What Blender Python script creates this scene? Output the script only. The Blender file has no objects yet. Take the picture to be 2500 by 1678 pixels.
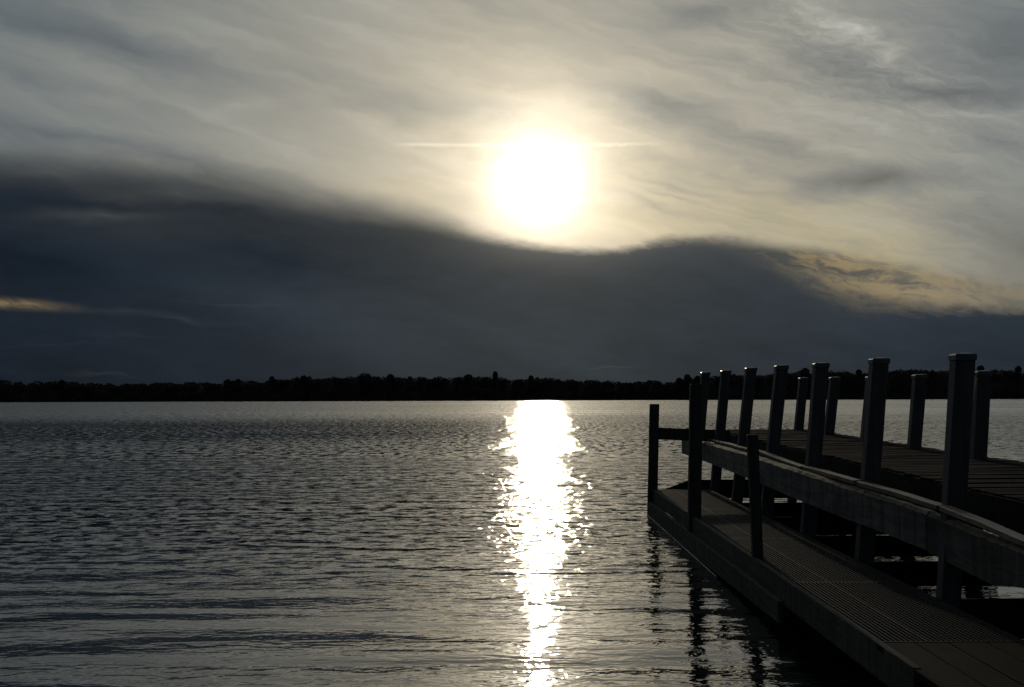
import bpy, bmesh, math, random
import numpy as np
from mathutils import Vector, Matrix

random.seed(11)
rng = np.random.default_rng(5)
SC = bpy.context.scene
COL = SC.collection
R = math.radians

# ------------------------------------------------------------------ camera
EYE = 1.82            # eye height above the lake, metres
FPX, CX, CY = 3200.0, 1250.0, 839.0     # focal length and centre in photo pixels (2500 wide)
PITCH = math.atan((969 - CY) / FPX)
ROLL = 8.5 / 2500
cam_d = bpy.data.cameras.new('camera')
cam = bpy.data.objects.new('camera', cam_d)
COL.objects.link(cam)
cam.location = (0, 0, EYE)
CROT = Matrix.Rotation(math.pi / 2 + PITCH, 3, 'X') @ Matrix.Rotation(-ROLL, 3, 'Z')
cam.rotation_euler = CROT.to_euler()
cam_d.sensor_width = 36
cam_d.lens = FPX / 2500 * 36
cam_d.clip_start = 0.05
cam_d.clip_end = 9000
SC.camera = cam


def ray(px, py):
    return (CROT @ Vector(((px - CX) / FPX, -(py - CY) / FPX, -1))).normalized()


def ang(px, py):
    """azimuth and elevation in degrees of a direction seen at a photo pixel"""
    d = ray(px, py)
    return math.degrees(math.atan2(d.x, d.y)), math.degrees(math.asin(d.z))


def at(px, py, Y):
    d = ray(px, py)
    return Vector((d.x * Y / d.y, Y, EYE + d.z * Y / d.y))


SUN_AZ, SUN_EL = ang(1316, 450)

# ------------------------------------------------------------------ node helper
class V:
    """a node socket with arithmetic"""
    def __init__(s, nt, sock): s.nt, s.s = nt, sock
    def _m(s, op, b=None, c=None, clamp=False):
        n = s.nt.nodes.new('ShaderNodeMath'); n.operation = op; n.use_clamp = clamp
        for i, v in enumerate((s, b, c)):
            if v is None: continue
            if isinstance(v, V): s.nt.links.new(v.s, n.inputs[i])
            else: n.inputs[i].default_value = v
        return V(s.nt, n.outputs[0])
    def __add__(s, b): return s._m('ADD', b)
    __radd__ = __add__
    def __sub__(s, b): return s._m('SUBTRACT', b)
    def __rsub__(s, b): return (s * -1) + b
    def __mul__(s, b): return s._m('MULTIPLY', b)
    __rmul__ = __mul__
    def __truediv__(s, b): return s._m('DIVIDE', b)
    def pow(s, b): return s._m('POWER', b)
    def clamp(s): return s._m('MULTIPLY', 1.0, clamp=True)
    def mad(s, b, c): return s._m('MULTIPLY_ADD', b, c)


def sstep(nt, v, a, b):
    n = nt.nodes.new('ShaderNodeMapRange'); n.interpolation_type = 'SMOOTHSTEP'
    nt.links.new(v.s, n.inputs['Value'])
    n.inputs['From Min'].default_value = a; n.inputs['From Max'].default_value = b
    return V(nt, n.outputs['Result'])


def comb(nt, x, y, z=0.0):
    n = nt.nodes.new('ShaderNodeCombineXYZ')
    for i, v in enumerate((x, y, z)):
        if isinstance(v, V): nt.links.new(v.s, n.inputs[i])
        else: n.inputs[i].default_value = v
    return V(nt, n.outputs[0])


def sep(nt, v):
    n = nt.nodes.new('ShaderNodeSeparateXYZ'); nt.links.new(v.s, n.inputs[0])
    return [V(nt, o) for o in n.outputs]


def mapping(nt, v, loc=(0, 0, 0), rot=(0, 0, 0), scale=(1, 1, 1), typ='POINT'):
    n = nt.nodes.new('ShaderNodeMapping'); n.vector_type = typ
    nt.links.new(v.s, n.inputs[0])
    n.inputs['Location'].default_value = loc
    n.inputs['Rotation'].default_value = rot
    n.inputs['Scale'].default_value = scale
    return V(nt, n.outputs[0])


def noise(nt, v, scale=1.0, detail=2.0, rough=0.5, dist=0.0, dims='3D'):
    n = nt.nodes.new('ShaderNodeTexNoise'); n.noise_dimensions = dims
    nt.links.new(v.s, n.inputs['Vector'])
    n.inputs['Scale'].default_value = scale
    n.inputs['Detail'].default_value = detail
    n.inputs['Roughness'].default_value = rough
    n.inputs['Distortion'].default_value = dist
    return V(nt, n.outputs[0])


def vmix(nt, fac, a, b):
    n = nt.nodes.new('ShaderNodeMix'); n.data_type = 'RGBA'; n.clamp_factor = True
    for sock, v in ((n.inputs[0], fac), (n.inputs[6], a), (n.inputs[7], b)):
        if isinstance(v, V): nt.links.new(v.s, sock)
        elif isinstance(v, tuple): sock.default_value = v + (1,)
        else: sock.default_value = v
    return V(nt, n.outputs[2])


def vop(nt, op, a, b):
    n = nt.nodes.new('ShaderNodeVectorMath'); n.operation = op
    for i, v in enumerate((a, b)):
        if isinstance(v, V): nt.links.new(v.s, n.inputs[i])
        elif v is not None: n.inputs[i].default_value = v
    return V(nt, n.outputs['Value' if op in ('DOT_PRODUCT', 'LENGTH') else 'Vector'])


def vscale(nt, a, f):
    n = nt.nodes.new('ShaderNodeVectorMath'); n.operation = 'SCALE'
    if isinstance(a, V): nt.links.new(a.s, n.inputs[0])
    else: n.inputs[0].default_value = a
    if isinstance(f, V): nt.links.new(f.s, n.inputs['Scale'])
    else: n.inputs['Scale'].default_value = f
    return V(nt, n.outputs['Vector'])


# ------------------------------------------------------------------ sky
def build_world():
    w = bpy.data.worlds.new('World'); SC.world = w; w.use_nodes = True
    nt = w.node_tree; nt.nodes.clear()
    tc = nt.nodes.new('ShaderNodeTexCoord')
    d = V(nt, tc.outputs['Generated'])
    x, y, z = sep(nt, d)
    az = x._m('ARCTAN2', y) * (180 / math.pi)
    el = z._m('ARCSINE') * (180 / math.pi)
    p0 = comb(nt, az, el, 0.0)
    # gentle wandering of every cloud edge
    wa = noise(nt, mapping(nt, p0, scale=(0.16, 0.35, 1)), 1.0, 3.0, 0.55) - 0.5
    wb = noise(nt, mapping(nt, p0, loc=(31, 7, 0), scale=(0.35, 0.9, 1)), 1.0, 4.0, 0.6) - 0.5
    p = comb(nt, az + wb * 2.2, el + wa * 1.6 + wb * 0.45, 0.0)

    # angle to the sun behind the veil
    sd = (math.sin(R(SUN_AZ)) * math.cos(R(SUN_EL)), math.cos(R(SUN_AZ)) * math.cos(R(SUN_EL)), math.sin(R(SUN_EL)))
    dist = vop(nt, 'DOT_PRODUCT', d, sd)._m('MINIMUM', 1.0)._m('ARCCOSINE') * (180 / math.pi)
    dist = dist + (wb * 1.6 + wa * 0.9) * sstep(nt, dist, 0.3, 4.0) - (el - SUN_EL) * 0.10 * sstep(nt, dist, 0.5, 2.5) * sstep(nt, dist, 9.0, 4.0)

    def expf(v, k): return (v * (-1.0 / k))._m('EXPONENT')
    g1 = expf(dist, 3.4); g2 = expf(dist, 8.0); g3 = expf(dist, SKY['core'])
    veil = vop(nt, 'ADD', vscale(nt, SKY['warm1'], g1), vscale(nt, SKY['warm2'], g2))
    far = sstep(nt, dist, 22.0, 75.0)
    grey = vmix(nt, far, SKY['grey'], SKY['back'])
    veil = vop(nt, 'ADD', veil, grey)
    veil = vop(nt, 'ADD', veil, vscale(nt, SKY['corecol'], g3))

    # clear blue sky that shows faintly through the thin cloud
    sky = nt.nodes.new('ShaderNodeTexSky'); sky.sky_type = 'NISHITA'; sky.sun_disc = False
    sky.sun_elevation = R(SUN_EL); sky.sun_rotation = R(SUN_AZ)
    blue = vscale(nt, V(nt, sky.outputs[0]), 0.05)

    def blobs(lst, warp=True):
        acc = None
        for (px, py, ln, wd, a, amt) in lst:
            u, e = ang(px, py)
            k = 1.75 / 55.85
            m = mapping(nt, p if warp else p0, loc=(u, e, 0), rot=(0, 0, R(-a)), scale=(ln * k, wd * k, 1), typ='TEXTURE')
            g = nt.nodes.new('ShaderNodeTexGradient'); g.gradient_type = 'QUADRATIC_SPHERE'
            nt.links.new(m.s, g.inputs[0])
            gv = V(nt, g.outputs[1])
            acc = gv * amt if acc is None else gv.mad(amt, acc)
        return acc
    cirrus = blobs([
        (1314, 110, 420, 130, 4, -.2), (1010, 420, 220, 50, 4, .12), (120, 70, 260, 40, 10, -.25), (300, 108, 330, 40, 15, -.45), (740, 180, 300, 40, 12, -.2), (200, 168, 330, 36, 16, .22),
        (590, 262, 120, 20, -8, .18), (290, 252, 80, 16, 0, .13), (60, 190, 150, 22, 12, -.22),
        (130, 330, 300, 30, 5, -.5), (430, 385, 230, 22, 10, -.2), (960, 262, 270, 30, 3, -.2), (1180, 268, 100, 26, 0, -.16),
        (1000, 110, 420, 60, 12, .08), (400, 330, 420, 46, 9, .1),
        (1660, 245, 190, 26, 8, -.42), (1906, 350, 260, 40, 20, -.3), (2125, 452, 185, 32, -3, -1.15),
        (2060, 165, 200, 60, 25, -.55), (2330, 222, 190, 28, 5, -.75), (2460, 120, 230, 120, 10, -.5),
        (1720, 35, 170, 36, 0, -.4), (2440, 350, 170, 70, 15, -.5), (2530, 610, 280, 110, 18, -.85), (1620, 265, 340, 56, 24, -.26), (1420, 300, 160, 60, 20, .12),
        (2081, 603, 90, 11, 12, -.3), (2070, 60, 150, 34, 28, .45), (2165, 125, 45, 18, -20, .35),
        (1815, 272, 110, 24, 10, .2), (1950, 330, 380, 36, 25, .16), (2180, 570, 240, 40, 16, .2),
        (2400, 272, 140, 22, 5, .3), (1500, 150, 260, 60, 30, .1), (1560, 330, 260, 24, 20, .12),
        (1625, 448, 130, 8, 12, -.2), (1640, 475, 150, 8, 14, -.24), (1600, 502, 120, 9, 16, -.22),
        (1700, 425, 160, 10, 10, .12)])
    # fine streaks running down to the right
    rotp = mapping(nt, p, rot=(0, 0, R(17)))
    st1 = noise(nt, mapping(nt, rotp, scale=(0.09, 0.75, 1)), 1.0, 4.0, 0.55) - 0.5
    st2 = noise(nt, mapping(nt, rotp, loc=(9, 3, 0), scale=(0.4, 2.2, 1)), 1.0, 5.0, 0.6, 0.25) - 0.5
    st3 = noise(nt, mapping(nt, rotp, loc=(40, 13, 0), scale=(0.05, 0.22, 1)), 1.0, 3.0, 0.5) - 0.5
    st4 = noise(nt, mapping(nt, rotp, loc=(3, 21, 0), scale=(1.1, 3.6, 1)), 1.0, 5.0, 0.65, 0.4) - 0.5
    fine = blobs([(2180, 190, 420, 150, 20, 1.0), (2000, 60, 200, 70, 20, .6), (2380, 480, 200, 110, 10, .5)], False)
    right = sstep(nt, az, -2.0, 14.0)
    tex = st1 * 0.62 + st2 * (right * 0.36 + 0.10) + st3 * 0.8 + st4 * fine * 1.1 - sstep(nt, dist, 13.0, 27.0) * 0.2
    # dimmer structure right beside the sun
    fade = sstep(nt, dist, 1.5, 7.0)
    modu = ((tex * 1.1 + cirrus) * (fade * 0.75 + 0.25) - 0.01)._m('EXPONENT')
    dark_tint = ((modu * -1.0 + 1.0) * 1.7).clamp()
    veil = vscale(nt, veil, modu)
    veil = vop(nt, 'MULTIPLY', veil, vmix(nt, dark_tint, (1.0, 1.0, 1.0), (0.86, 1.0, 1.2)))
    wl = blobs([(1900, 520, 620, 120, 12, 1.0), (1560, 560, 260, 60, 4, .8), (2150, 620, 260, 50, 10, .8), (1000, 470, 260, 60, 8, .5)])
    veil = vop(nt, 'ADD', veil, vscale(nt, (0.050, 0.026, -0.030), wl * sstep(nt, modu, 0.6, 1.0)))
    blue_w = sstep(nt, az, 4.0, 24.0) * 0.10 + 0.05
    veil = vop(nt, 'ADD', veil, vscale(nt, blue, blue_w))

    # vapour trail crossing the glow
    u0, e0 = ang(950, 352); u1, e1 = ang(1650, 350)
    cl = sstep(nt, az, u0, u0 + 1.2) * sstep(nt, az, u1, u1 - 2.5)
    wob = (noise(nt, mapping(nt, p0, scale=(3.2, 1, 1)), 1.0, 3.0, 0.6) - 0.5) * sstep(nt, az, 1.0, 3.5) * 0.22
    ce = (el - ((az - u0) * ((e1 - e0) / (u1 - u0)) + e0) + wob)._m('ABSOLUTE')
    ct = sstep(nt, ce, 0.13, 0.0) * cl * (noise(nt, p0, 2.0, 3.0) * 0.9 + 0.35)
    veil = vop(nt, 'ADD', veil, vscale(nt, (0.22, 0.2, 0.13), ct))

    def curve(pts, lo, hi):
        n = nt.nodes.new('ShaderNodeFloatCurve')
        c = n.mapping.curves[0]
        xs = [((q[0] + 26) / 52, (q[1] - lo) / (hi - lo)) for q in pts]
        while len(c.points) < len(xs): c.points.new(0.5, 0.5)
        for i, q in enumerate(xs):
            c.points[i].location = q
        for q in c.points: q.handle_type = 'AUTO_CLAMPED'
        n.mapping.update()
        nt.links.new(((az + 26) * (1 / 52)).s, n.inputs['Value'])
        return V(nt, n.outputs[0]) * (hi - lo) + lo
    # upper edge of the low cloud bank
    E1 = [(-100, 372), (0, 376), (187, 390), (437, 412), (562, 433), (687, 461), (812, 488), (937, 508), (1062, 534),
          (1156, 564), (1250, 590), (1312, 600), (1406, 609), (1500, 610), (1580, 597), (1656, 587), (1750, 592),
          (1844, 616), (1920, 652), (2000, 694), (2080, 724), (2187, 743), (2312, 750), (2600, 752)]
    c1 = []
    for q in E1:
        u, e = ang(*q); c1.append((u, e))
    edge1 = curve(c1, 0, 16)
    W1 = [(-100, 62), (0, 60), (437, 62), (812, 58), (1062, 44), (1200, 28), (1330, 18), (1500, 16), (1656, 18), (1820, 46), (2000, 55), (2180, 34), (2600, 22)]
    wid1 = curve([(ang(q[0], 500)[0], q[1] / 55.85) for q in W1], 0, 2)
    en = (noise(nt, mapping(nt, p0, scale=(0.5, 1.6, 1)), 1.0, 5.0, 0.6) - 0.5)
    en2 = (noise(nt, mapping(nt, rotp, loc=(5, 5, 0), scale=(0.7, 2.6, 1)), 1.0, 5.0, 0.65) - 0.5)
    rr = sstep(nt, az, 2.0, 13.0) * 0.85 + 0.15
    m1 = ((edge1 - el) + en * 0.35 + en2 * (rr * 1.3)) / wid1
    m1 = sstep(nt, m1, -1.0, 1.0)
    E2 = [(1500, 604), (1656, 583), (1750, 588), (1844, 596), (1969, 608), (2100, 628), (2250, 654), (2400, 682), (2600, 720)]
    c2 = [(-26, 5), (ang(1400, 640)[0], 5.0)] + [ang(*q) for q in E2]
    edge2 = curve(c2, 0, 16)
    m2 = sstep(nt, (edge2 - el + en * 0.25) * 2.6, -1.0, 1.0) * sstep(nt, az, 4.0, 9.0)
    # bank colours
    bx = sstep(nt, az, -20.0, 3.0)
    bcol = vmix(nt, bx, SKY['bank_l'], SKY['bank_c'])
    bcol = vmix(nt, sstep(nt, az, 3.0, 20.0), bcol, SKY['bank_r'])
    bcol = vscale(nt, bcol, sstep(nt, el, -1.0, 4.0) * 0.22 + 0.78)
    bcol = vscale(nt, bcol, st3 * 1.3 + en * 0.45 + st1 * 0.35 + 1.0)
    bcol = vop(nt, 'ADD', bcol, vscale(nt, (0.040, 0.035, 0.024), expf(dist, 6.0)))
    rim = expf((edge1 - el)._m('MAXIMUM', 0.0), 0.9) * expf(dist, 4.5)
    bcol = vop(nt, 'ADD', bcol, vscale(nt, (0.20, 0.185, 0.15), rim))
    bl = blobs([(250, 528, 160, 17, -2, .034), (430, 480, 170, 24, 0, .036), (120, 430, 280, 40, 4, .036), (560, 450, 280, 36, 10, .03), (360, 560, 300, 50, 0, .012), (700, 640, 260, 50, 8, -.008), (150, 640, 200, 60, 0, -.004),
                (300, 765, 230, 12, 5, .011), (580, 742, 130, 5, 3, .008), (440, 786, 60, 5, 3, .012), (640, 500, 200, 20, 8, .012)])
    bcol = vop(nt, 'ADD', bcol, vscale(nt, (1.0, 1.0, 0.86), bl))
    hl = blobs([(1500, 902, 60, 3.5, 2, 1), (250, 912, 90, 4, 0, .6), (330, 826, 120, 4, 2, .3), (130, 842, 120, 4, 2, .25)])
    bcol = vop(nt, 'ADD', bcol, vscale(nt, (0.022, 0.018, 0.013), hl))
    gold = blobs([(25, 741, 120, 12, 3, 1.0)], False) * (en2 * 3.2 + 0.9)._m('MAXIMUM', 0.0)
    bcol = vop(nt, 'ADD', bcol, vscale(nt, (0.20, 0.135, 0.06), gold))
    mid = vmix(nt, sstep(nt, en2 + st2 * 0.6 + sstep(nt, az, 8.0, 17.0) * 0.2 - 0.13, -0.16, 0.18), (0.062, 0.066, 0.063), (0.27, 0.205, 0.11))
    mid = vmix(nt, sstep(nt, az, 15.0, 26.0) * 0.7, mid, (0.11, 0.11, 0.09))
    col = vmix(nt, m2 * (sstep(nt, az, 24.0, 12.0) * 0.35 + 0.6), veil, mid)
    col = vmix(nt, m1, col, bcol)
    bg = nt.nodes.new('ShaderNodeBackground'); nt.links.new(col.s, bg.inputs[0])
    bg.inputs[1].default_value = SKY['strength']
    out = nt.nodes.new('ShaderNodeOutputWorld'); nt.links.new(bg.outputs[0], out.inputs[0])
    w.cycles.sampling_method = 'MANUAL'; w.cycles.sample_map_resolution = 1024


SKY = dict(strength=1.0, core=0.88, corecol=(4.4, 4.0, 3.3), warm1=(0.88, 0.73, 0.49), warm2=(0.31, 0.245, 0.150),
           grey=(0.180, 0.199, 0.197), back=(0.029, 0.033, 0.038),
           bank_l=(0.0120, 0.0182, 0.0275), bank_c=(0.026, 0.034, 0.042), bank_r=(0.023, 0.032, 0.043))
build_world()

# ------------------------------------------------------------------ sun
sl = bpy.data.lights.new('sun', 'SUN'); sl.energy = 0.30; sl.angle = R(0.7); sl.color = (1.0, 0.86, 0.62)
so = bpy.data.objects.new('sun', sl); COL.objects.link(so)
sdir = Vector((math.sin(R(SUN_AZ)) * math.cos(R(SUN_EL)), math.cos(R(SUN_AZ)) * math.cos(R(SUN_EL)), math.sin(R(SUN_EL))))
so.rotation_euler = (-sdir).to_track_quat('-Z', 'Y').to_euler()
so.location = (0, 0, 50)

SC.view_settings.view_transform = 'Standard'
SC.view_settings.look = 'None'
SC.view_settings.exposure = 0.0
SC.view_settings.gamma = 1.0
SC.view_settings.use_curve_mapping = False
SC.render.engine = 'CYCLES'
SC.cycles.sample_clamp_indirect = 6
SC.cycles.max_bounces = 6

# ------------------------------------------------------------------ materials
def new_mat(name):
    m = bpy.data.materials.new(name); m.use_nodes = True
    nt = m.node_tree
    return m, nt, nt.nodes['Principled BSDF']


def wood(name, c1, c2, axis, rough=0.75, grain=26.0, bump=0.5, spec=0.4, stain=0.35, lit_top=None):
    """weathered timber; axis = direction of the grain"""
    m, nt, b = new_mat(name)
    geo = nt.nodes.new('ShaderNodeNewGeometry')
    pos = V(nt, geo.outputs['Position'])
    sc = [grain, grain, grain]; sc['XYZ'.index(axis)] = grain * 0.05
    g = noise(nt, mapping(nt, pos, scale=sc), 1.0, 5.0, 0.65, 0.8)
    big = noise(nt, pos, 1.7, 3.0, 0.6)
    st = [9, 9, 9]; st[2] = 0.9
    streak = noise(nt, mapping(nt, pos, scale=st), 1.0, 4.0, 0.6)
    col = vmix(nt, sstep(nt, g, 0.32, 0.68), c1, c2)
    k = (sstep(nt, streak, 0.35, 0.7) * stain) * -1.0 + 1.0
    col = vscale(nt, col, k * (big * 0.9 + 0.55))
    if lit_top:      # sunlit lip painted into the colour of upward faces, broken by noise
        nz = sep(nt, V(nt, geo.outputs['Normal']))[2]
        col = vmix(nt, sstep(nt, nz, 0.2, 0.5) * sstep(nt, noise(nt, pos, 9.0, 3.0), 0.25, 0.5), col, lit_top)
    nt.links.new(col.s, b.inputs['Base Color'])
    nt.links.new((g * -0.25 + (rough + 0.12)).s, b.inputs['Roughness'])
    b.inputs['Specular IOR Level'].default_value = spec
    bp = nt.nodes.new('ShaderNodeBump'); bp.inputs['Strength'].default_value = bump; bp.inputs['Distance'].default_value = 0.006
    nt.links.new((g + streak * 0.5).s, bp.inputs['Height'])
    nt.links.new(bp.outputs[0], b.inputs['Normal'])
    return m


M_POST = wood('pier_post_wood', (0.070, 0.071, 0.073), (0.115, 0.117, 0.12), 'Z', rough=0.55, spec=0.35, stain=0.25)
M_CAP = wood('post_cap_grey', (0.10, 0.112, 0.118), (0.14, 0.152, 0.158), 'X', rough=0.34, bump=0.15, spec=0.6)
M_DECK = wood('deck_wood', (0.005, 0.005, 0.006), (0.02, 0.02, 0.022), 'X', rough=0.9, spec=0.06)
M_BEAM = wood('beam_wood', (0.17, 0.165, 0.15), (0.31, 0.30, 0.27), 'Y', rough=0.8, grain=18, bump=0.9, stain=0.55, lit_top=(0.62, 0.50, 0.33))
M_BEAM2 = wood('beam_wood_dark', (0.085, 0.082, 0.074), (0.16, 0.155, 0.14), 'Y', rough=0.85, grain=18, bump=0.9, stain=0.5, lit_top=(0.3, 0.24, 0.17))
M_STRIP = wood('strip_wood', (0.15, 0.115, 0.08), (0.30, 0.23, 0.155), 'Y', rough=0.5, spec=.4, lit_top=(0.38, 0.29, 0.19))
M_SIDE = wood('platform_board_wood', (0.062, 0.060, 0.053), (0.115, 0.11, 0.098), 'Y', rough=0.75, stain=0.5, spec=.25)
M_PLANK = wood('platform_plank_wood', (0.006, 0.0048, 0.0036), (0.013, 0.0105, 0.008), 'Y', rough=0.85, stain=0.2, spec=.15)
M_TAN = wood('guide_post_wood', (0.06, 0.058, 0.054), (0.10, 0.095, 0.088), 'Z', rough=0.8, spec=.25)
M_UNDER = wood('under_timber', (0.025, 0.024, 0.022), (0.05, 0.047, 0.042), 'X', rough=0.9, spec=.15)


def metal():
    m, nt, b = new_mat('galvanised_grating')
    geo = nt.nodes.new('ShaderNodeNewGeometry')
    n = noise(nt, V(nt, geo.outputs['Position']), 7.0, 4.0, 0.6)
    nt.links.new(vmix(nt, n, (0.008, 0.008, 0.008), (0.045, 0.044, 0.041)).s, b.inputs['Base Color'])
    b.inputs['Metallic'].default_value = 0.1
    nt.links.new((n * 0.2 + 0.62).s, b.inputs['Roughness'])
    return m


M_METAL = metal()


def leafmat(name, c1, c2):
    m, nt, b = new_mat(name)
    geo = nt.nodes.new('ShaderNodeNewGeometry')
    n = noise(nt, V(nt, geo.outputs['Position']), 0.12, 3.0, 0.6)
    nt.links.new(vmix(nt, sstep(nt, n, 0.35, 0.65), c1, c2).s, b.inputs['Base Color'])
    b.inputs['Roughness'].default_value = 0.9
    b.inputs['Specular IOR Level'].default_value = 0.1
    return m


M_LEAF = leafmat('far_foliage', (0.065, 0.065, 0.045), (0.115, 0.11, 0.075))
M_BARK = leafmat('bark', (0.05, 0.04, 0.03), (0.08, 0.065, 0.05))
M_SHORE = leafmat('shore_soil', (0.03, 0.028, 0.018), (0.05, 0.045, 0.03))


def water_mat():
    m, nt, b = new_mat('lake_water')
    geo = nt.nodes.new('ShaderNodeNewGeometry')
    pos = V(nt, geo.outputs['Position'])
    x, y, z = sep(nt, pos)
    base = comb(nt, x, y, 0.0)
    # patches of ruffled and calmer water, and long calm bands out on the lake
    patch = noise(nt, mapping(nt, base, rot=(0, 0, R(8)), scale=(0.035, 0.11, 1)), 1.0, 3.0, 0.55)
    patch2 = noise(nt, mapping(nt, base, loc=(3, 8, 0), rot=(0, 0, R(-4)), scale=(0.0016, 0.011, 1)), 1.0, 2.0, 0.5)
    amp = sstep(nt, patch, 0.30, 0.66) * 0.75 + 0.55
    amp = amp * (sstep(nt, patch2, 0.30, 0.62) * 0.5 + 0.62)
    amp = amp * (sstep(nt, y, 9, 21) * 0.35 + 0.85)
    EPS = 0.012
    def H(off):
        q = vop(nt, 'ADD', base, off)
        a = noise(nt, mapping(nt, q, rot=(0, 0, R(-16)), scale=(0.42, 1.35, 1)), 1.0, 1.0, 0.4, 0.3, '2D')
        bb = noise(nt, mapping(nt, q, loc=(7, 3, 0), rot=(0, 0, R(-10)), scale=(2.5, 5.4, 1)), 1.0, 2.0, 0.5, 0.5, '2D')
        c = noise(nt, mapping(nt, q, loc=(17, 5, 0), rot=(0, 0, R(12)), scale=(10.5, 15.0, 1)), 1.0, 2.0, 0.55, 0.4, '2D')
        return a * WAT['a'] + (bb * WAT['b'] + c * WAT['c']) * amp
    h0 = H((0, 0, 0)); hx = H((EPS, 0, 0)); hy = H((0, EPS, 0))
    sx = (h0 - hx) * (1 / EPS); sy = (h0 - hy) * (1 / EPS)
    # wavelets driven towards the shore: their faces on the near side are the steeper ones
    bump = sstep(nt, y, 45, 62) * sstep(nt, y, 120, 80)
    lean = (sstep(nt, y, 8, 16) * 0.016 + sstep(nt, y, 18, 60) * 0.034 + sstep(nt, y, 80, 150) * 0.030) * (bump * (sstep(nt, x, 8, -8) * -0.55 - 0.25) + 1.0)
    sy = sy * (sstep(nt, y, 20, 200) * -0.35 + 1.0) - lean
    # cat's-paws: groups of wavelets leaning a little differently, coarser further out
    def paws(loc, scx, scy, det=2.0):
        return (noise(nt, mapping(nt, base, loc=loc, rot=(0, 0, R(-7)), scale=(scx, scy, 1)), 1.0, det, 0.6, 0.3, '2D') - 0.5) * 2.0
    w1 = sstep(nt, y, 10, 18) * sstep(nt, y, 46, 28)
    w2 = sstep(nt, y, 26, 44) * sstep(nt, y, 130, 80)
    w3 = sstep(nt, y, 75, 125) * 0.8
    gust = sstep(nt, noise(nt, mapping(nt, base, loc=(50, 2, 0), scale=(0.02, 0.07, 1)), 1.0, 2.0, 0.5), 0.3, 0.65) * 0.75 + 0.45
    sy = sy + (paws((2, 9, 0), 3.4, 4.6, 3.0) * w1 + paws((4, 1, 0), 3.6, 1.1, 3.0) * w2 + paws((8, 5, 0), 3.0, 0.4, 1.0) * w3 * 0.6) * gust * WAT['py']
    sx = sx + (paws((22, 3, 0), 6.0, 5.5, 3.0) * w1 + paws((14, 11, 0), 4.6, 1.5, 3.0) * w2 + paws((18, 15, 0), 3.2, 0.5, 2.0) * w3 * 0.55) * gust * WAT['px']
    nrm = vop(nt, 'NORMALIZE', comb(nt, sx, sy, 1.0), None)
    nt.links.new(nrm.s, b.inputs['Normal'])
    b.inputs['Base Color'].default_value = (0.010, 0.013, 0.013, 1)
    b.inputs['Roughness'].default_value = WAT['rough']
    b.inputs['IOR'].default_value = 1.6
    return m


WAT = dict(a=0.036, b=0.0115, c=0.0036, rough=0.012, px=0.30, py=0.25)
M_WATER = water_mat()

# ------------------------------------------------------------------ mesh helpers
def tag(o, label=None, cat=None, group=None, kind=None):
    if label: o['label'] = label
    if cat: o['category'] = cat
    if group: o['group'] = group
    if kind: o['kind'] = kind
    return o


def empty(name, loc=(0, 0, 0)):
    o = bpy.data.objects.new(name, None); COL.objects.link(o); o.location = loc
    o.empty_display_size = 0.2
    return o


def link(name, bm, mat, parent=None, smooth=False, bevel=0.0):
    me = bpy.data.meshes.new(name)
    bm.normal_update()
    bm.to_mesh(me); bm.free()
    o = bpy.data.objects.new(name, me); COL.objects.link(o)
    me.materials.append(mat)
    if smooth:
        for p in me.polygons: p.use_smooth = True
    if parent is not None:
        o.parent = parent
        off = Vector(parent.location)
        q = parent.parent
        while q is not None:
            off += Vector(q.location); q = q.parent
        o.matrix_parent_inverse = Matrix.Identity(4)
        me.transform(Matrix.Translation(-off))
    if bevel:
        md = o.modifiers.new('bevel', 'BEVEL'); md.width = bevel; md.segments = 2; md.limit_method = 'ANGLE'
    return o


def loft(bm, rings, cap=True):
    """skin a list of equal-length point rings"""
    vs = [[bm.verts.new(p) for p in r] for r in rings]
    n = len(rings[0])
    for a, b in zip(vs[:-1], vs[1:]):
        for i in range(n):
            bm.faces.new((a[i], a[(i + 1) % n], b[(i + 1) % n], b[i]))
    if cap:
        bm.faces.new(vs[0][::-1]); bm.faces.new(vs[-1])
    return vs


def box(bm, x0, x1, y0, y1, z0, z1):
    loft(bm, [[(x0, y0, z0), (x1, y0, z0), (x1, y1, z0), (x0, y1, z0)],
              [(x0, y0, z1), (x1, y0, z1), (x1, y1, z1), (x0, y1, z1)]])


YAW = 13.0 / FPX        # the pier runs a hair to the right of straight ahead
def D(X, Y, drop):
    """pier frame: X metres right of its axis line, Y metres out, drop metres below eye level"""
    return Vector((X + YAW * Y, Y, EYE - drop))


def run(bm, st, jit=0.0, n_between=0):
    """board along Y: st = list of (Y, X0, X1, drop_top, drop_bottom)"""
    pts = []
    for a, b in zip(st[:-1], st[1:]):
        for k in range(n_between + 1):
            t = k / (n_between + 1)
            pts.append(tuple(a[i] + (b[i] - a[i]) * t for i in range(5)))
    pts.append(st[-1])
    rings = []
    for (Y, X0, X1, dt, db) in pts:
        j = lambda s=1.0: random.uniform(-jit, jit) * s
        rings.append([D(X0 + j(.3), Y, db + j(.5)), D(X1, Y, db), D(X1, Y, dt + j(.5)), D(X0 + j(.6), Y, dt + j())])
    loft(bm, rings)


# ------------------------------------------------------------------ the water and the land
bm = bmesh.new()
vs = [bm.verts.new(p) for p in ((-2600, -120, 0), (2600, -120, 0), (2600, 700, 0), (-2600, 700, 0))]
bm.faces.new(vs)
water = link('water', bm, M_WATER); tag(water, 'rippled grey lake water with a bright sun path', kind='structure')

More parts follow.
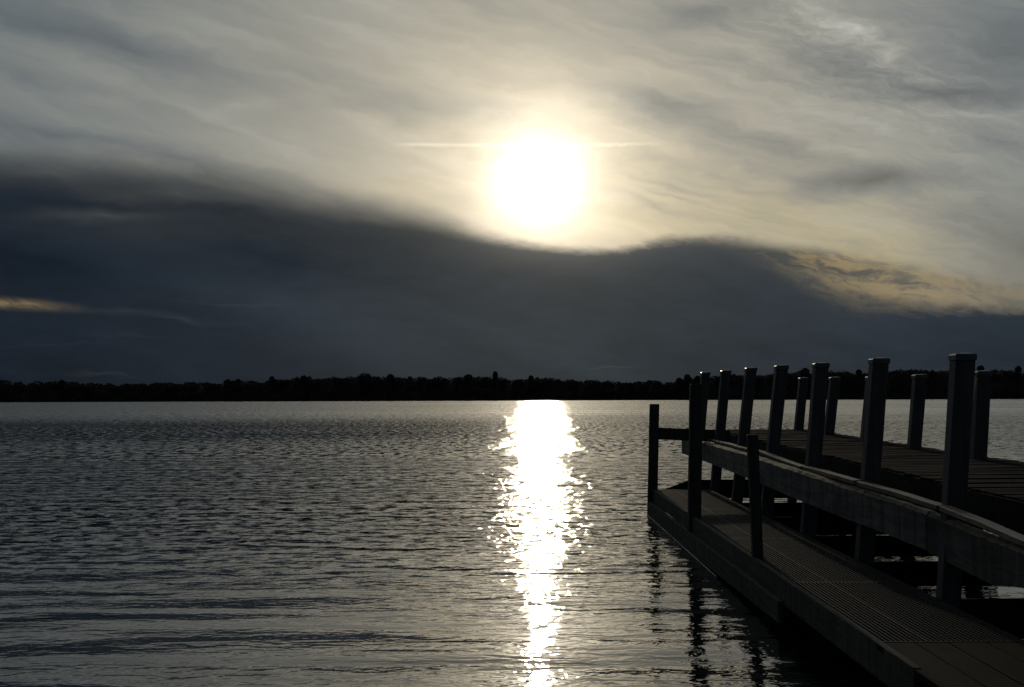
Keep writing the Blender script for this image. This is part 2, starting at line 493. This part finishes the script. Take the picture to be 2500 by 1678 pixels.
SHORE = 648.0
bm = bmesh.new()
prev = None
xs = np.arange(-2600, 2601, 8.0)
rows = []
for x in xs:
    w = 2.5 * math.sin(x * 0.011) + 1.6 * math.sin(x * 0.037 + 1) + random.uniform(-.5, .5)
    rows.append([(x, SHORE + w, -0.3), (x, SHORE + w + 1.5, 0.25 + random.uniform(0, .15)), (x, SHORE + 12, 1.0 + random.uniform(0, .4)),
                 (x, SHORE + 90, 3.0), (x, 5000, 3.0)])
vs = [[bm.verts.new(p) for p in r] for r in rows]
for a, b in zip(vs[:-1], vs[1:]):
    for i in range(4):
        bm.faces.new((a[i], b[i], b[i + 1], a[i + 1]))
tag(link('ground', bm, M_SHORE), 'low dark far bank at the water edge under the trees', kind='structure')

# ------------------------------------------------------------------ far woodland
PROF = [(0, 935), (100, 931), (151, 931), (200, 936), (300, 938), (400, 933), (500, 935), (556, 930), (620, 932), (664, 926), (690, 924),
        (740, 919), (800, 922), (850, 918), (886, 914), (920, 918), (1000, 919), (1100, 920), (1140, 916), (1180, 918), (1250, 925),
        (1296, 921), (1350, 923), (1400, 926), (1480, 930), (1550, 934), (1590, 928), (1640, 933), (1677, 922), (1700, 919), (1750, 917),
        (1800, 912), (1860, 913), (1900, 909), (1964, 905), (2020, 904), (2060, 906), (2097, 906), (2115, 909), (2170, 905), (2220, 899),
        (2260, 899), (2300, 902), (2394, 900), (2420, 903), (2440, 900), (2486, 900), (2500, 900)]
PX = [a for a, b in PROF]; PH = [(980.5 - a * 0.0034 - b) / FPX * 672 + 0.9 for a, b in PROF]


def ridge(x):
    px = CX + x / 660 * FPX
    if px < 0 or px > 2500:
        return (PH[0] if px < 0 else PH[-1]) + 1.6 * math.sin(x * 0.021) + 1.1 * math.sin(x * 0.063)
    return float(np.interp(px, PX, PH))


def clump(verts, faces, cx, cy, cz, rx, ry, rz, n, size):
    for _ in range(n):
        v = rng.normal(size=3); v /= np.linalg.norm(v)
        r = rng.uniform(0.45, 1.0) ** 0.6
        c = np.array((cx + v[0] * rx * r, cy + v[1] * ry * r, cz + v[2] * rz * r))
        a = rng.normal(size=3); a /= np.linalg.norm(a)
        b = np.cross(a, rng.normal(size=3)); b /= np.linalg.norm(b)
        s = size * rng.uniform(0.6, 1.3)
        k = len(verts)
        for (p, q) in ((-1, -.7), (1, -.5), (.7, 1), (-.6, .8)):
            verts.append(tuple(c + a * p * s + b * q * s))
        faces.append((k, k + 1, k + 2, k + 3))


def crown_pts(verts, faces, x, y, z0, top, w, n, size):
    """an uneven crown built of several lobes of leaf clumps"""
    h = top - z0
    lobes = max(3, int(n / 26))
    for i in range(lobes):
        t = rng.uniform(0.2, 0.86)
        ww = w * (1 - abs(t - 0.45) * 1.0)
        a = rng.uniform(0, 6.28)
        clump(verts, faces, x + math.cos(a) * ww * 0.32, y + math.sin(a) * ww * 0.32, z0 + h * t * 0.93, ww * 0.38, ww * 0.38, h * 0.17, n // lobes, size)
    clump(verts, faces, x, y, top - h * 0.22, w * 0.34, w * 0.34, h * 0.17, int(n * 0.7), size * 0.9)


def mesh_obj(name, verts, faces, mat, parent=None):
    me = bpy.data.meshes.new(name); me.from_pydata([tuple(v) for v in verts], [], faces); me.update()
    me.materials.append(mat)
    o = bpy.data.objects.new(name, me); COL.objects.link(o)
    if parent is not None: o.parent = parent
    return o


verts, faces = [], []
x = -760.0
while x < 760:
    inview = abs(x) < 300
    for row in range(3):
        xx = x + rng.uniform(-2, 2); yy = SHORE + 9 + row * 9 + rng.uniform(-3, 3)
        top = ridge(xx) - rng.uniform(-0.3, 1.5) - (0.8 if row == 0 else 0)
        w = rng.uniform(4.5, 12.5)
        crown_pts(verts, faces, xx, yy, 0.5, top, w, 190 if inview else 40, 0.38 if inview else 0.9)
    x += 3.6 if inview else 6.5
# waterside scrub
for x in np.arange(-700, 700, 2.2):
    clump(verts, faces, x, SHORE + 6 + rng.uniform(-2.5, 2), 1.5, 2.2, 1.6, 1.6 + rng.uniform(0, 1.4), 16, 0.5)
# the closed inside of the wood, a lumpy solid under the crowns
k0 = len(verts)
nx = 0
for x in np.arange(-900, 901, 2.0):
    t = ridge(x) - 1.9 + rng.uniform(-.6, .6)
    for (yy, z) in ((SHORE + 7, 0.0), (SHORE + 9 + rng.uniform(-.8, .8), t * 0.45), (SHORE + 15 + rng.uniform(-1, 1), t * 0.85), (SHORE + 24, t), (SHORE + 40, 1.0)):
        verts.append((x, yy, z))
    nx += 1
for i in range(nx - 1):
    for j in range(4):
        a = k0 + i * 5 + j
        faces.append((a, a + 5, a + 6, a + 1))
wood_o = mesh_obj('woodland', verts, faces, M_LEAF)
tag(wood_o, 'dark wooded far shore across the lake', kind='stuff')


def tree(px, ytop, wpx, label, shape=1.0):
    Y = SHORE + 5.5 + random.uniform(0, 1.5)
    X = (px - CX) / FPX * Y
    top = (980.5 - px * 0.0034 - ytop) / FPX * Y + 0.45
    w = wpx / FPX * Y
    e = empty('tree', (X, Y, 0.45))
    tag(e, label, 'tree', 'taller trees on the far shore')
    v, f = [], []
    # bushy head on a fuller body
    clump(v, f, 0, 0, top - w * 0.55 * shape - 0.45, w * 0.46, w * 0.46, w * 0.52 * shape, 420, 0.30)
    crown_pts(v, f, 0, 0, 3.2, top - w * 0.5, w * 1.25, 240, 0.34)
    mesh_obj('crown', v, f, M_LEAF, e)
    b = bmesh.new()
    rings = []
    for i in range(6):
        t = i / 5; r = 0.26 * (1 - 0.8 * t); ox = 0.25 * math.sin(t * 3 + px)
        rings.append([(ox + r * math.cos(a * math.pi / 4), r * math.sin(a * math.pi / 4), t * (top - w * 0.4 - 0.45)) for a in range(8)])
    loft(b, rings)
    for a, hz in ((0.7, .45), (3.6, .55), (5.1, .65), (2.1, .7)):
        base = Vector((0, 0, top * hz)); tip = base + Vector((math.cos(a) * w * .35, math.sin(a) * w * .35, w * .4))
        loft(b, [[base + Vector((.1, 0, 0)), base + Vector((-.05, .09, 0)), base + Vector((-.05, -.09, 0))],
                 [tip + Vector((.03, 0, 0)), tip + Vector((-.02, .03, 0)), tip + Vector((-.02, -.03, 0))]])
    me = bpy.data.meshes.new('trunk'); b.to_mesh(me); b.free(); me.materials.append(M_BARK)
    o = bpy.data.objects.new('trunk', me); COL.objects.link(o); o.parent = e


TREES = [(151, 928.5, 14, 'lone bump of a tree crown rising near the left end of the far treeline', .8),
         (556, 926.5, 22, 'broad round crown left of its narrower twin on the far left shore', .7),
         (581, 925.5, 15, 'narrow twin crown just right of the broad one on the far left shore', .9),
         (664, 919.5, 15, 'small upright knob of a tree, tallest on the left half of the shore', 1.0),
         (742, 917.5, 18, 'rounded tree where the left treeline starts to rise', .7),
         (890, 910.5, 40, 'wide domed tree, highest broad crown left of the glitter path', .5),
         (953, 914, 16, 'low rounded tree right of the wide domed crown', .7),
         (1143, 914.5, 22, 'low rounded crown close left of the tall pillar-shaped tree', .6),
         (1209, 906.5, 14, 'tall narrow pillar-shaped tree standing above the wood under the sun', 1.5),
         (1296, 917.5, 13, 'small upright crown over the right half of the glitter path', 1.0),
         (1658, 922.5, 17, 'lower round crown just left of the ball-shaped tree by the pier end', .8),
         (1677.5, 914.5, 17, 'ball-shaped tree standing clear of the wood left of the pier posts', 1.0),
         (1703, 918, 17, 'rounded crown behind the farthest capped pier post', .8),
         (1966, 898.5, 24, 'dome-topped tree seen just left of the third-nearest capped pier post', .7),
         (2097, 902.5, 17, 'small dome-topped tree just left of the second-nearest capped pier post', .8),
         (2394, 893.5, 19, 'bushy crown rising right beside the cap of the nearest pier post', .7),
         (2486, 894, 16, 'round crown at the right end of the far treeline', .9)]
for t in TREES: tree(*t)

# ------------------------------------------------------------------ the pier
pier = empty('pier', D(4.1, 15.7, EYE))
tag(pier, 'weathered timber pier with capped posts running out over the lake', 'pier')
YS = [9.3 + 2.13 * i for i in range(7)]
S = 0.14


def post(parent, top, low, Y, cap=True, half=S / 2, zbot=-0.9, mat=None, name='post', capname='post_cap', label=None):
    """square post: top and low are centre-of-front points (px, py) of the photograph at distance Y"""
    A = at(top[0], top[1], Y); B = at(low[0], low[1], Y)
    dx = (A.x - B.x) / (A.z - B.z)
    b = bmesh.new()
    rings = []
    ztop = A.z - (0.045 if cap else 0.0)
    n = 9
    for i in range(n):
        z = zbot + (ztop - zbot) * i / (n - 1)
        x = A.x + (z - A.z) * dx
        j = lambda: random.uniform(-.002, .002)
        rings.append([(x - half + j(), Y + j(), z), (x + half + j(), Y + j(), z), (x + half + j(), Y + 2 * half, z), (x - half + j(), Y + 2 * half, z)])
    loft(b, rings)
    o = link(name, b, mat or M_POST, parent, bevel=0.008)
    if label: o['label'] = label
    if cap:
        b = bmesh.new(); h = half + 0.007; xc = A.x; yc = Y + half
        def ring(r, z): return [(xc - r + (z - A.z) * dx, yc - r, z), (xc + r + (z - A.z) * dx, yc - r, z), (xc + r + (z - A.z) * dx, yc + r, z), (xc - r + (z - A.z) * dx, yc + r, z)]
        loft(b, [ring(h, A.z - 0.048), ring(h, A.z - 0.010), ring(h - 0.010, A.z), ring(0.012, A.z + 0.006)])
        link(capname, b, M_CAP, o, bevel=0.002)
    return o


# (top px of the front face centre, top py, low px, low py)
NEAR = [((2359, 863), (2337, 1234)), ((2152, 874.5), (2130, 1172)), ((2008, 886), (1989, 1137)), ((1911, 892), (1889, 1105)),
        ((1836, 898), (1816, 1086)), ((1774, 904.5), (1757, 1090)), ((1724, 909), (1709, 1080))]
for Y, (a, b_) in zip(YS, NEAR):
    post(pier, a, b_, Y)
FARP = [((2405, 906), (2394, 1117)), ((2250, 914.5), (2236, 1093)), ((2133, 919), (2118, 1075)), ((2041, 921), (2026, 1063)), ((1964, 922), (1952, 1049))]
for Y, (a, b_) in zip(YS[2:], FARP):
    post(pier, a, b_, Y)
# the two posts of the same row that stand just outside the picture
post(pier, (2612, 896), (2600, 1117), YS[1]); post(pier, (2922, 880), (2908, 1117), YS[0])


def deckdrop(Y): return 0.575 + (22.4 - Y) * 0.0095


# decking: planks laid across, every one a little different
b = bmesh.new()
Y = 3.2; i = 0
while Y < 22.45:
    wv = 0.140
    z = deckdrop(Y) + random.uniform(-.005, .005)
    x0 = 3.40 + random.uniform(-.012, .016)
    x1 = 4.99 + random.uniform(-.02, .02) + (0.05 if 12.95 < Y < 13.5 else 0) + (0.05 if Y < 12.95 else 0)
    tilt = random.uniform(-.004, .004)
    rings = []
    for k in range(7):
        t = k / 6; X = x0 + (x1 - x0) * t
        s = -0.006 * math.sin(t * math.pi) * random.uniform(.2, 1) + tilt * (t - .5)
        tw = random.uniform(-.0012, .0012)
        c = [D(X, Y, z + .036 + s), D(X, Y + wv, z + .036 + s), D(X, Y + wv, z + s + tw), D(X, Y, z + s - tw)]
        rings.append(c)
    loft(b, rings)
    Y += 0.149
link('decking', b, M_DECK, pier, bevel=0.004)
# rim joists and under-deck joists
for X0, X1 in ((3.44, 3.48), (4.90, 4.94)):
    b = bmesh.new(); run(b, [(3.2, X0, X1, deckdrop(3.2) + .038, deckdrop(3.2) + .275), (22.36, X0, X1, deckdrop(22.36) + .038, deckdrop(22.36) + .275)], .002, 20)
    link('rim_joist', b, M_UNDER, pier, bevel=.003)
for X0 in (3.80, 4.19, 4.57):
    b = bmesh.new(); run(b, [(3.2, X0, X0 + .04, deckdrop(3.2) + .039, deckdrop(3.2) + .27), (22.3, X0, X0 + .04, deckdrop(22.3) + .039, deckdrop(22.3) + .27)])
    link('joist', b, M_UNDER, pier)
b = bmesh.new()
for (Ya, Yb) in ((22.38, 22.42),):
    rings = [[D(X, Ya, .615), D(X, Yb, .615), D(X, Yb, .85), D(X, Ya, .85)] for X in (3.40, 3.9, 4.4, 4.96)]
    loft(b, rings)
link('end_board', b, M_UNDER, pier, bevel=.003)
# dark spacer board along the inner face of the near posts, below the deck edge
b = bmesh.new()
run(b, [(3.2, 3.395, 3.435, deckdrop(3.2) + .02, deckdrop(3.2) + .30), (22.4, 3.385, 3.425, deckdrop(22.4) + .02, deckdrop(22.4) + .25)], .003, 30)
link('curb_board', b, M_UNDER, pier)
# cross boards low between each pair of posts
for i, Y in enumerate(YS):
    b = bmesh.new()
    top = 1.458 if i != 5 else 1.275
    Yc = Y + S + 0.003; dp = .285 if i in (0, 5) else .215
    x_in = 2.98
    rings = [[D(X, Yc, top), D(X, Yc + .04, top), D(X, Yc + .04, top + dp), D(X, Yc, top + dp)] for X in (x_in, 3.6, 4.3, 4.98)]
    loft(b, rings)
    link('cross_board', b, M_UNDER, pier, bevel=.003)

# the big side beams bolted outside the posts
def beamX(Y): return 2.93 + (0.0 if Y < 12 else -0.012 * (Y - 12)) * 0.6
b = bmesh.new()
pts = [at(1664, 1066, 22.7), at(1716, 1079, 20.2), at(1826, 1109.5, 15.9), at(1930, 1144, 13.45), at(2050, 1183, 11.92), at(2160, 1216, 10.75), at(2260.5, 1249, 9.85)]
def beam(pts, hs, n, jit=.0055, th=.075):
    b = bmesh.new(); rings = []
    full = []
    for (p, h), (q, g) in zip(list(zip(pts, hs))[:-1], list(zip(pts, hs))[1:]):
        for k in range(n): 
            t = k / n; full.append((p.lerp(q, t), h + (g - h) * t))
    full.append((pts[-1], hs[-1]))
    for p, h in full:
        j = lambda s=1: random.uniform(-jit, jit) * s
        c = 0.022
        rings.append([p + Vector((j(.3), 0, -h + j(.4))), p + Vector((th, 0, -h)), p + Vector((th, 0, j(.8))),
                      p + Vector((c + j(), 0, j())), p + Vector((j(.3), 0, -c + j(1.2)))])
    loft(b, rings)
    return b
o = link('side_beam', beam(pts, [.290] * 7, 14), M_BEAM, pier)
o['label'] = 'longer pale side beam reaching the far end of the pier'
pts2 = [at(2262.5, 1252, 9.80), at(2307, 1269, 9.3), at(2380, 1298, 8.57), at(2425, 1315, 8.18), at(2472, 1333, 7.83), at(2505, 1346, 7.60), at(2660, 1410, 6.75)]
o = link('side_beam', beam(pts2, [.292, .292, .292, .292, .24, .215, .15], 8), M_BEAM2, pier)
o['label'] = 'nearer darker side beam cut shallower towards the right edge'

# laid strips on the ledge between beam and posts
SEG = [((1708, 1069), 21.6, (1752, 1078), 19.25), ((1755, 1078.7), 19.1, (1788, 1087), 17.9), ((1789.5, 1087.6), 17.85, (1852, 1101.5), 15.95),
       ((1854, 1102), 15.86, (1953, 1139), 13.62), ((1959.5, 1138.5), 13.5, (2083, 1173), 11.48), ((2091, 1176), 11.36, (2286, 1234), 9.32),
       ((2292, 1235), 9.25, (2500, 1322), 7.62)]
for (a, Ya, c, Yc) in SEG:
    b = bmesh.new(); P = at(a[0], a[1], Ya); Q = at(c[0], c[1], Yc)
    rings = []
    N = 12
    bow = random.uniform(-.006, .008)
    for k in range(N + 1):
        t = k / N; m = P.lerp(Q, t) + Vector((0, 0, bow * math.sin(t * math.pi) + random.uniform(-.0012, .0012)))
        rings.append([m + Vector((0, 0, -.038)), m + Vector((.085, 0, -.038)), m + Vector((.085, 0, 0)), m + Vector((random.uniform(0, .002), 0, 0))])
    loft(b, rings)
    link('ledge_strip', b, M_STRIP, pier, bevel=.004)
# flat support ledge beneath the strips
# ------------------------------------------------------------------ the low platform
plat = empty('boat_platform', D(2.5, 13.0, EYE))
tag(plat, 'low walkway of metal grating beside the pier, just above the water', 'platform')
PT = 1.42
X0, X1 = 2.055, 2.93
GY0, GY1 = 7.62, 20.0
b = bmesh.new()
nb = 27
for i in range(nb + 1):
    X = X0 + .045 + (X1 - X0 - .09) * i / nb
    t = .0095 if abs(X - 2.36) > .016 else .015
    up = 0 if t < .01 else .002
    run(b, [(GY0 + .01, X - t / 2, X + t / 2, PT - up, PT + .028), (GY1 - .05, X - t / 2, X + t / 2, PT - up, PT + .028)])
Y = GY0 + .02
while Y < GY1 - .05:
    rings = [[D(X, Y, PT + .003), D(X, Y + .005, PT + .003), D(X, Y + .005, PT + .012), D(X, Y, PT + .012)] for X in (X0 + .045, X1 - .045)]
    loft(b, rings)
    Y += .06
link('grating', b, M_METAL, plat)
# panel frames
for Ya, Yb in ((7.62, 10.05), (10.06, 13.1), (13.11, 16.5), (16.51, 20.0)):
    for Yc in (Ya, Yb - .03):
        b = bmesh.new()
        rings = [[D(X, Yc, PT - .001), D(X, Yc + .02, PT - .001), D(X, Yc + .02, PT + .03), D(X, Yc, PT + .03)] for X in (X0 + .042, X1 - .042)]
        loft(b, rings)
        link('panel_edge', b, M_METAL, plat)
# stringers under the grating
for X in (2.34, 2.63):
    b = bmesh.new(); run(b, [(5.0, X, X + .04, PT + .042, PT + .2), (19.9, X, X + .04, PT + .042, PT + .2)])
    link('stringer', b, M_UNDER, plat)
# outer edge board, inner edge board
b = bmesh.new(); run(b, [(6.88, X0, X0 + .042, PT - .004, PT + .20), (12, X0 - .004, X0 + .042, PT - .004, PT + .195), (20.05, X0, X0 + .042, PT, PT + .19)], .0025, 34)
o = link('edge_board', b, M_SIDE, plat, bevel=.003)
b = bmesh.new(); run(b, [(4.5, X1 - .042, X1, PT - .002, PT + .19), (20.05, X1 - .042, X1, PT - .002, PT + .19)], .0025, 30)
link('edge_board', b, M_UNDER, plat, bevel=.003)
b = bmesh.new(); loft(b, [[D(X, 20.052, PT), D(X, 20.092, PT), D(X, 20.092, PT + .34), D(X, 20.052, PT + .34)] for X in (X0 - .03, 2.5, X1)])
link('end_board', b, M_SIDE, plat, bevel=.003)
# lower skirt board dipping into the water
b = bmesh.new(); run(b, [(10.2, X0 - .048, X0 - .006, PT + .165, PT + .335), (15, X0 - .05, X0 - .008, PT + .18, PT + .40), (20.15, X0 - .062, X0 - .01, PT + .19, PT + .47)], .0025, 20)
link('skirt_board', b, M_SIDE, plat, bevel=.003)
# thin pale strip added for the gleam where the water meets the board
b = bmesh.new(); run(b, [(13.3, X0 - .058, X0 - .05, EYE - .006, EYE + .03), (20.15, X0 - .072, X0 - .062, EYE - .009, EYE + .03)], .001, 24)
m, nt, bs = new_mat('gleam_strip'); bs.inputs['Base Color'].default_value = (.3, .29, .26, 1); bs.inputs['Roughness'].default_value = .25
link('waterline_gleam', b, m, plat)
# plank end nearest the camera
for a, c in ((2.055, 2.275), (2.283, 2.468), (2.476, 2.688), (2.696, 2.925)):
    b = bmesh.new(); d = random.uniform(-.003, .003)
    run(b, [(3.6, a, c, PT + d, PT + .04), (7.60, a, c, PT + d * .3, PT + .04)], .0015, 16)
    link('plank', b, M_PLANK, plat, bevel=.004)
# support frames under the platform
for Y in (7.4, 10.05, 13.1, 16.5, 19.6):
    b = bmesh.new(); loft(b, [[D(X, Y, PT + .05), D(X, Y + .05, PT + .05), D(X, Y + .05, PT + .23), D(X, Y, PT + .23)] for X in (X0 + .045, 2.5, X1 - .045)])
    link('bearer', b, M_UNDER, plat)
# tapered bumper board at the far end
b = bmesh.new()
xa = at(1622, 1195, 20.45); xb = at(1684, 1171.5, 20.45); xc = at(1800, 1171.5, 20.45)
for dy in (0,):
    loft(b, [[(xa.x, 20.42, xa.z - .03), (xa.x, 20.46, xa.z - .03), (xa.x, 20.46, xa.z), (xa.x, 20.42, xa.z)],
             [(xb.x, 20.42, xa.z - .03), (xb.x, 20.46, xa.z - .03), (xb.x, 20.46, xb.z), (xb.x, 20.42, xb.z)],
             [(xc.x, 20.42, xa.z - .03), (xc.x, 20.46, xa.z - .03), (xc.x, 20.46, xc.z), (xc.x, 20.42, xc.z)]])
link('bumper_board', b, M_UNDER, plat, bevel=.002)

# guide posts
post(plat, (1599, 986.7), (1594.5, 1205), 20.1, cap=False, half=.07, mat=M_TAN, name='guide_post', label='farthest guide post, joined to the pier by a board')
post(plat, (1701.5, 938), (1697, 1262), 15.5, cap=False, half=.0715, mat=M_TAN, name='guide_post', label='tallest guide post, square cut')
post(plat, (1838.5, 1061.6), (1852, 1366), 11.6, cap=False, half=.0465, mat=M_TAN, name='guide_post', label='slim low guide post leaning left')
# board from the farthest guide post to the pier
b = bmesh.new()
P = at(1584.5, 1043.5, 20.26); Q = at(1686, 1047.5, 20.26); Qx = P + (Q - P) * 1.95
loft(b, [[p + Vector((0, 0, -.183)), p + Vector((0, .042, -.183)), p + Vector((0, .042, 0)), p] for p in (P, P.lerp(Qx, .33), P.lerp(Qx, .66), Qx)])
link('tie_board', b, M_TAN, plat, bevel=.003)
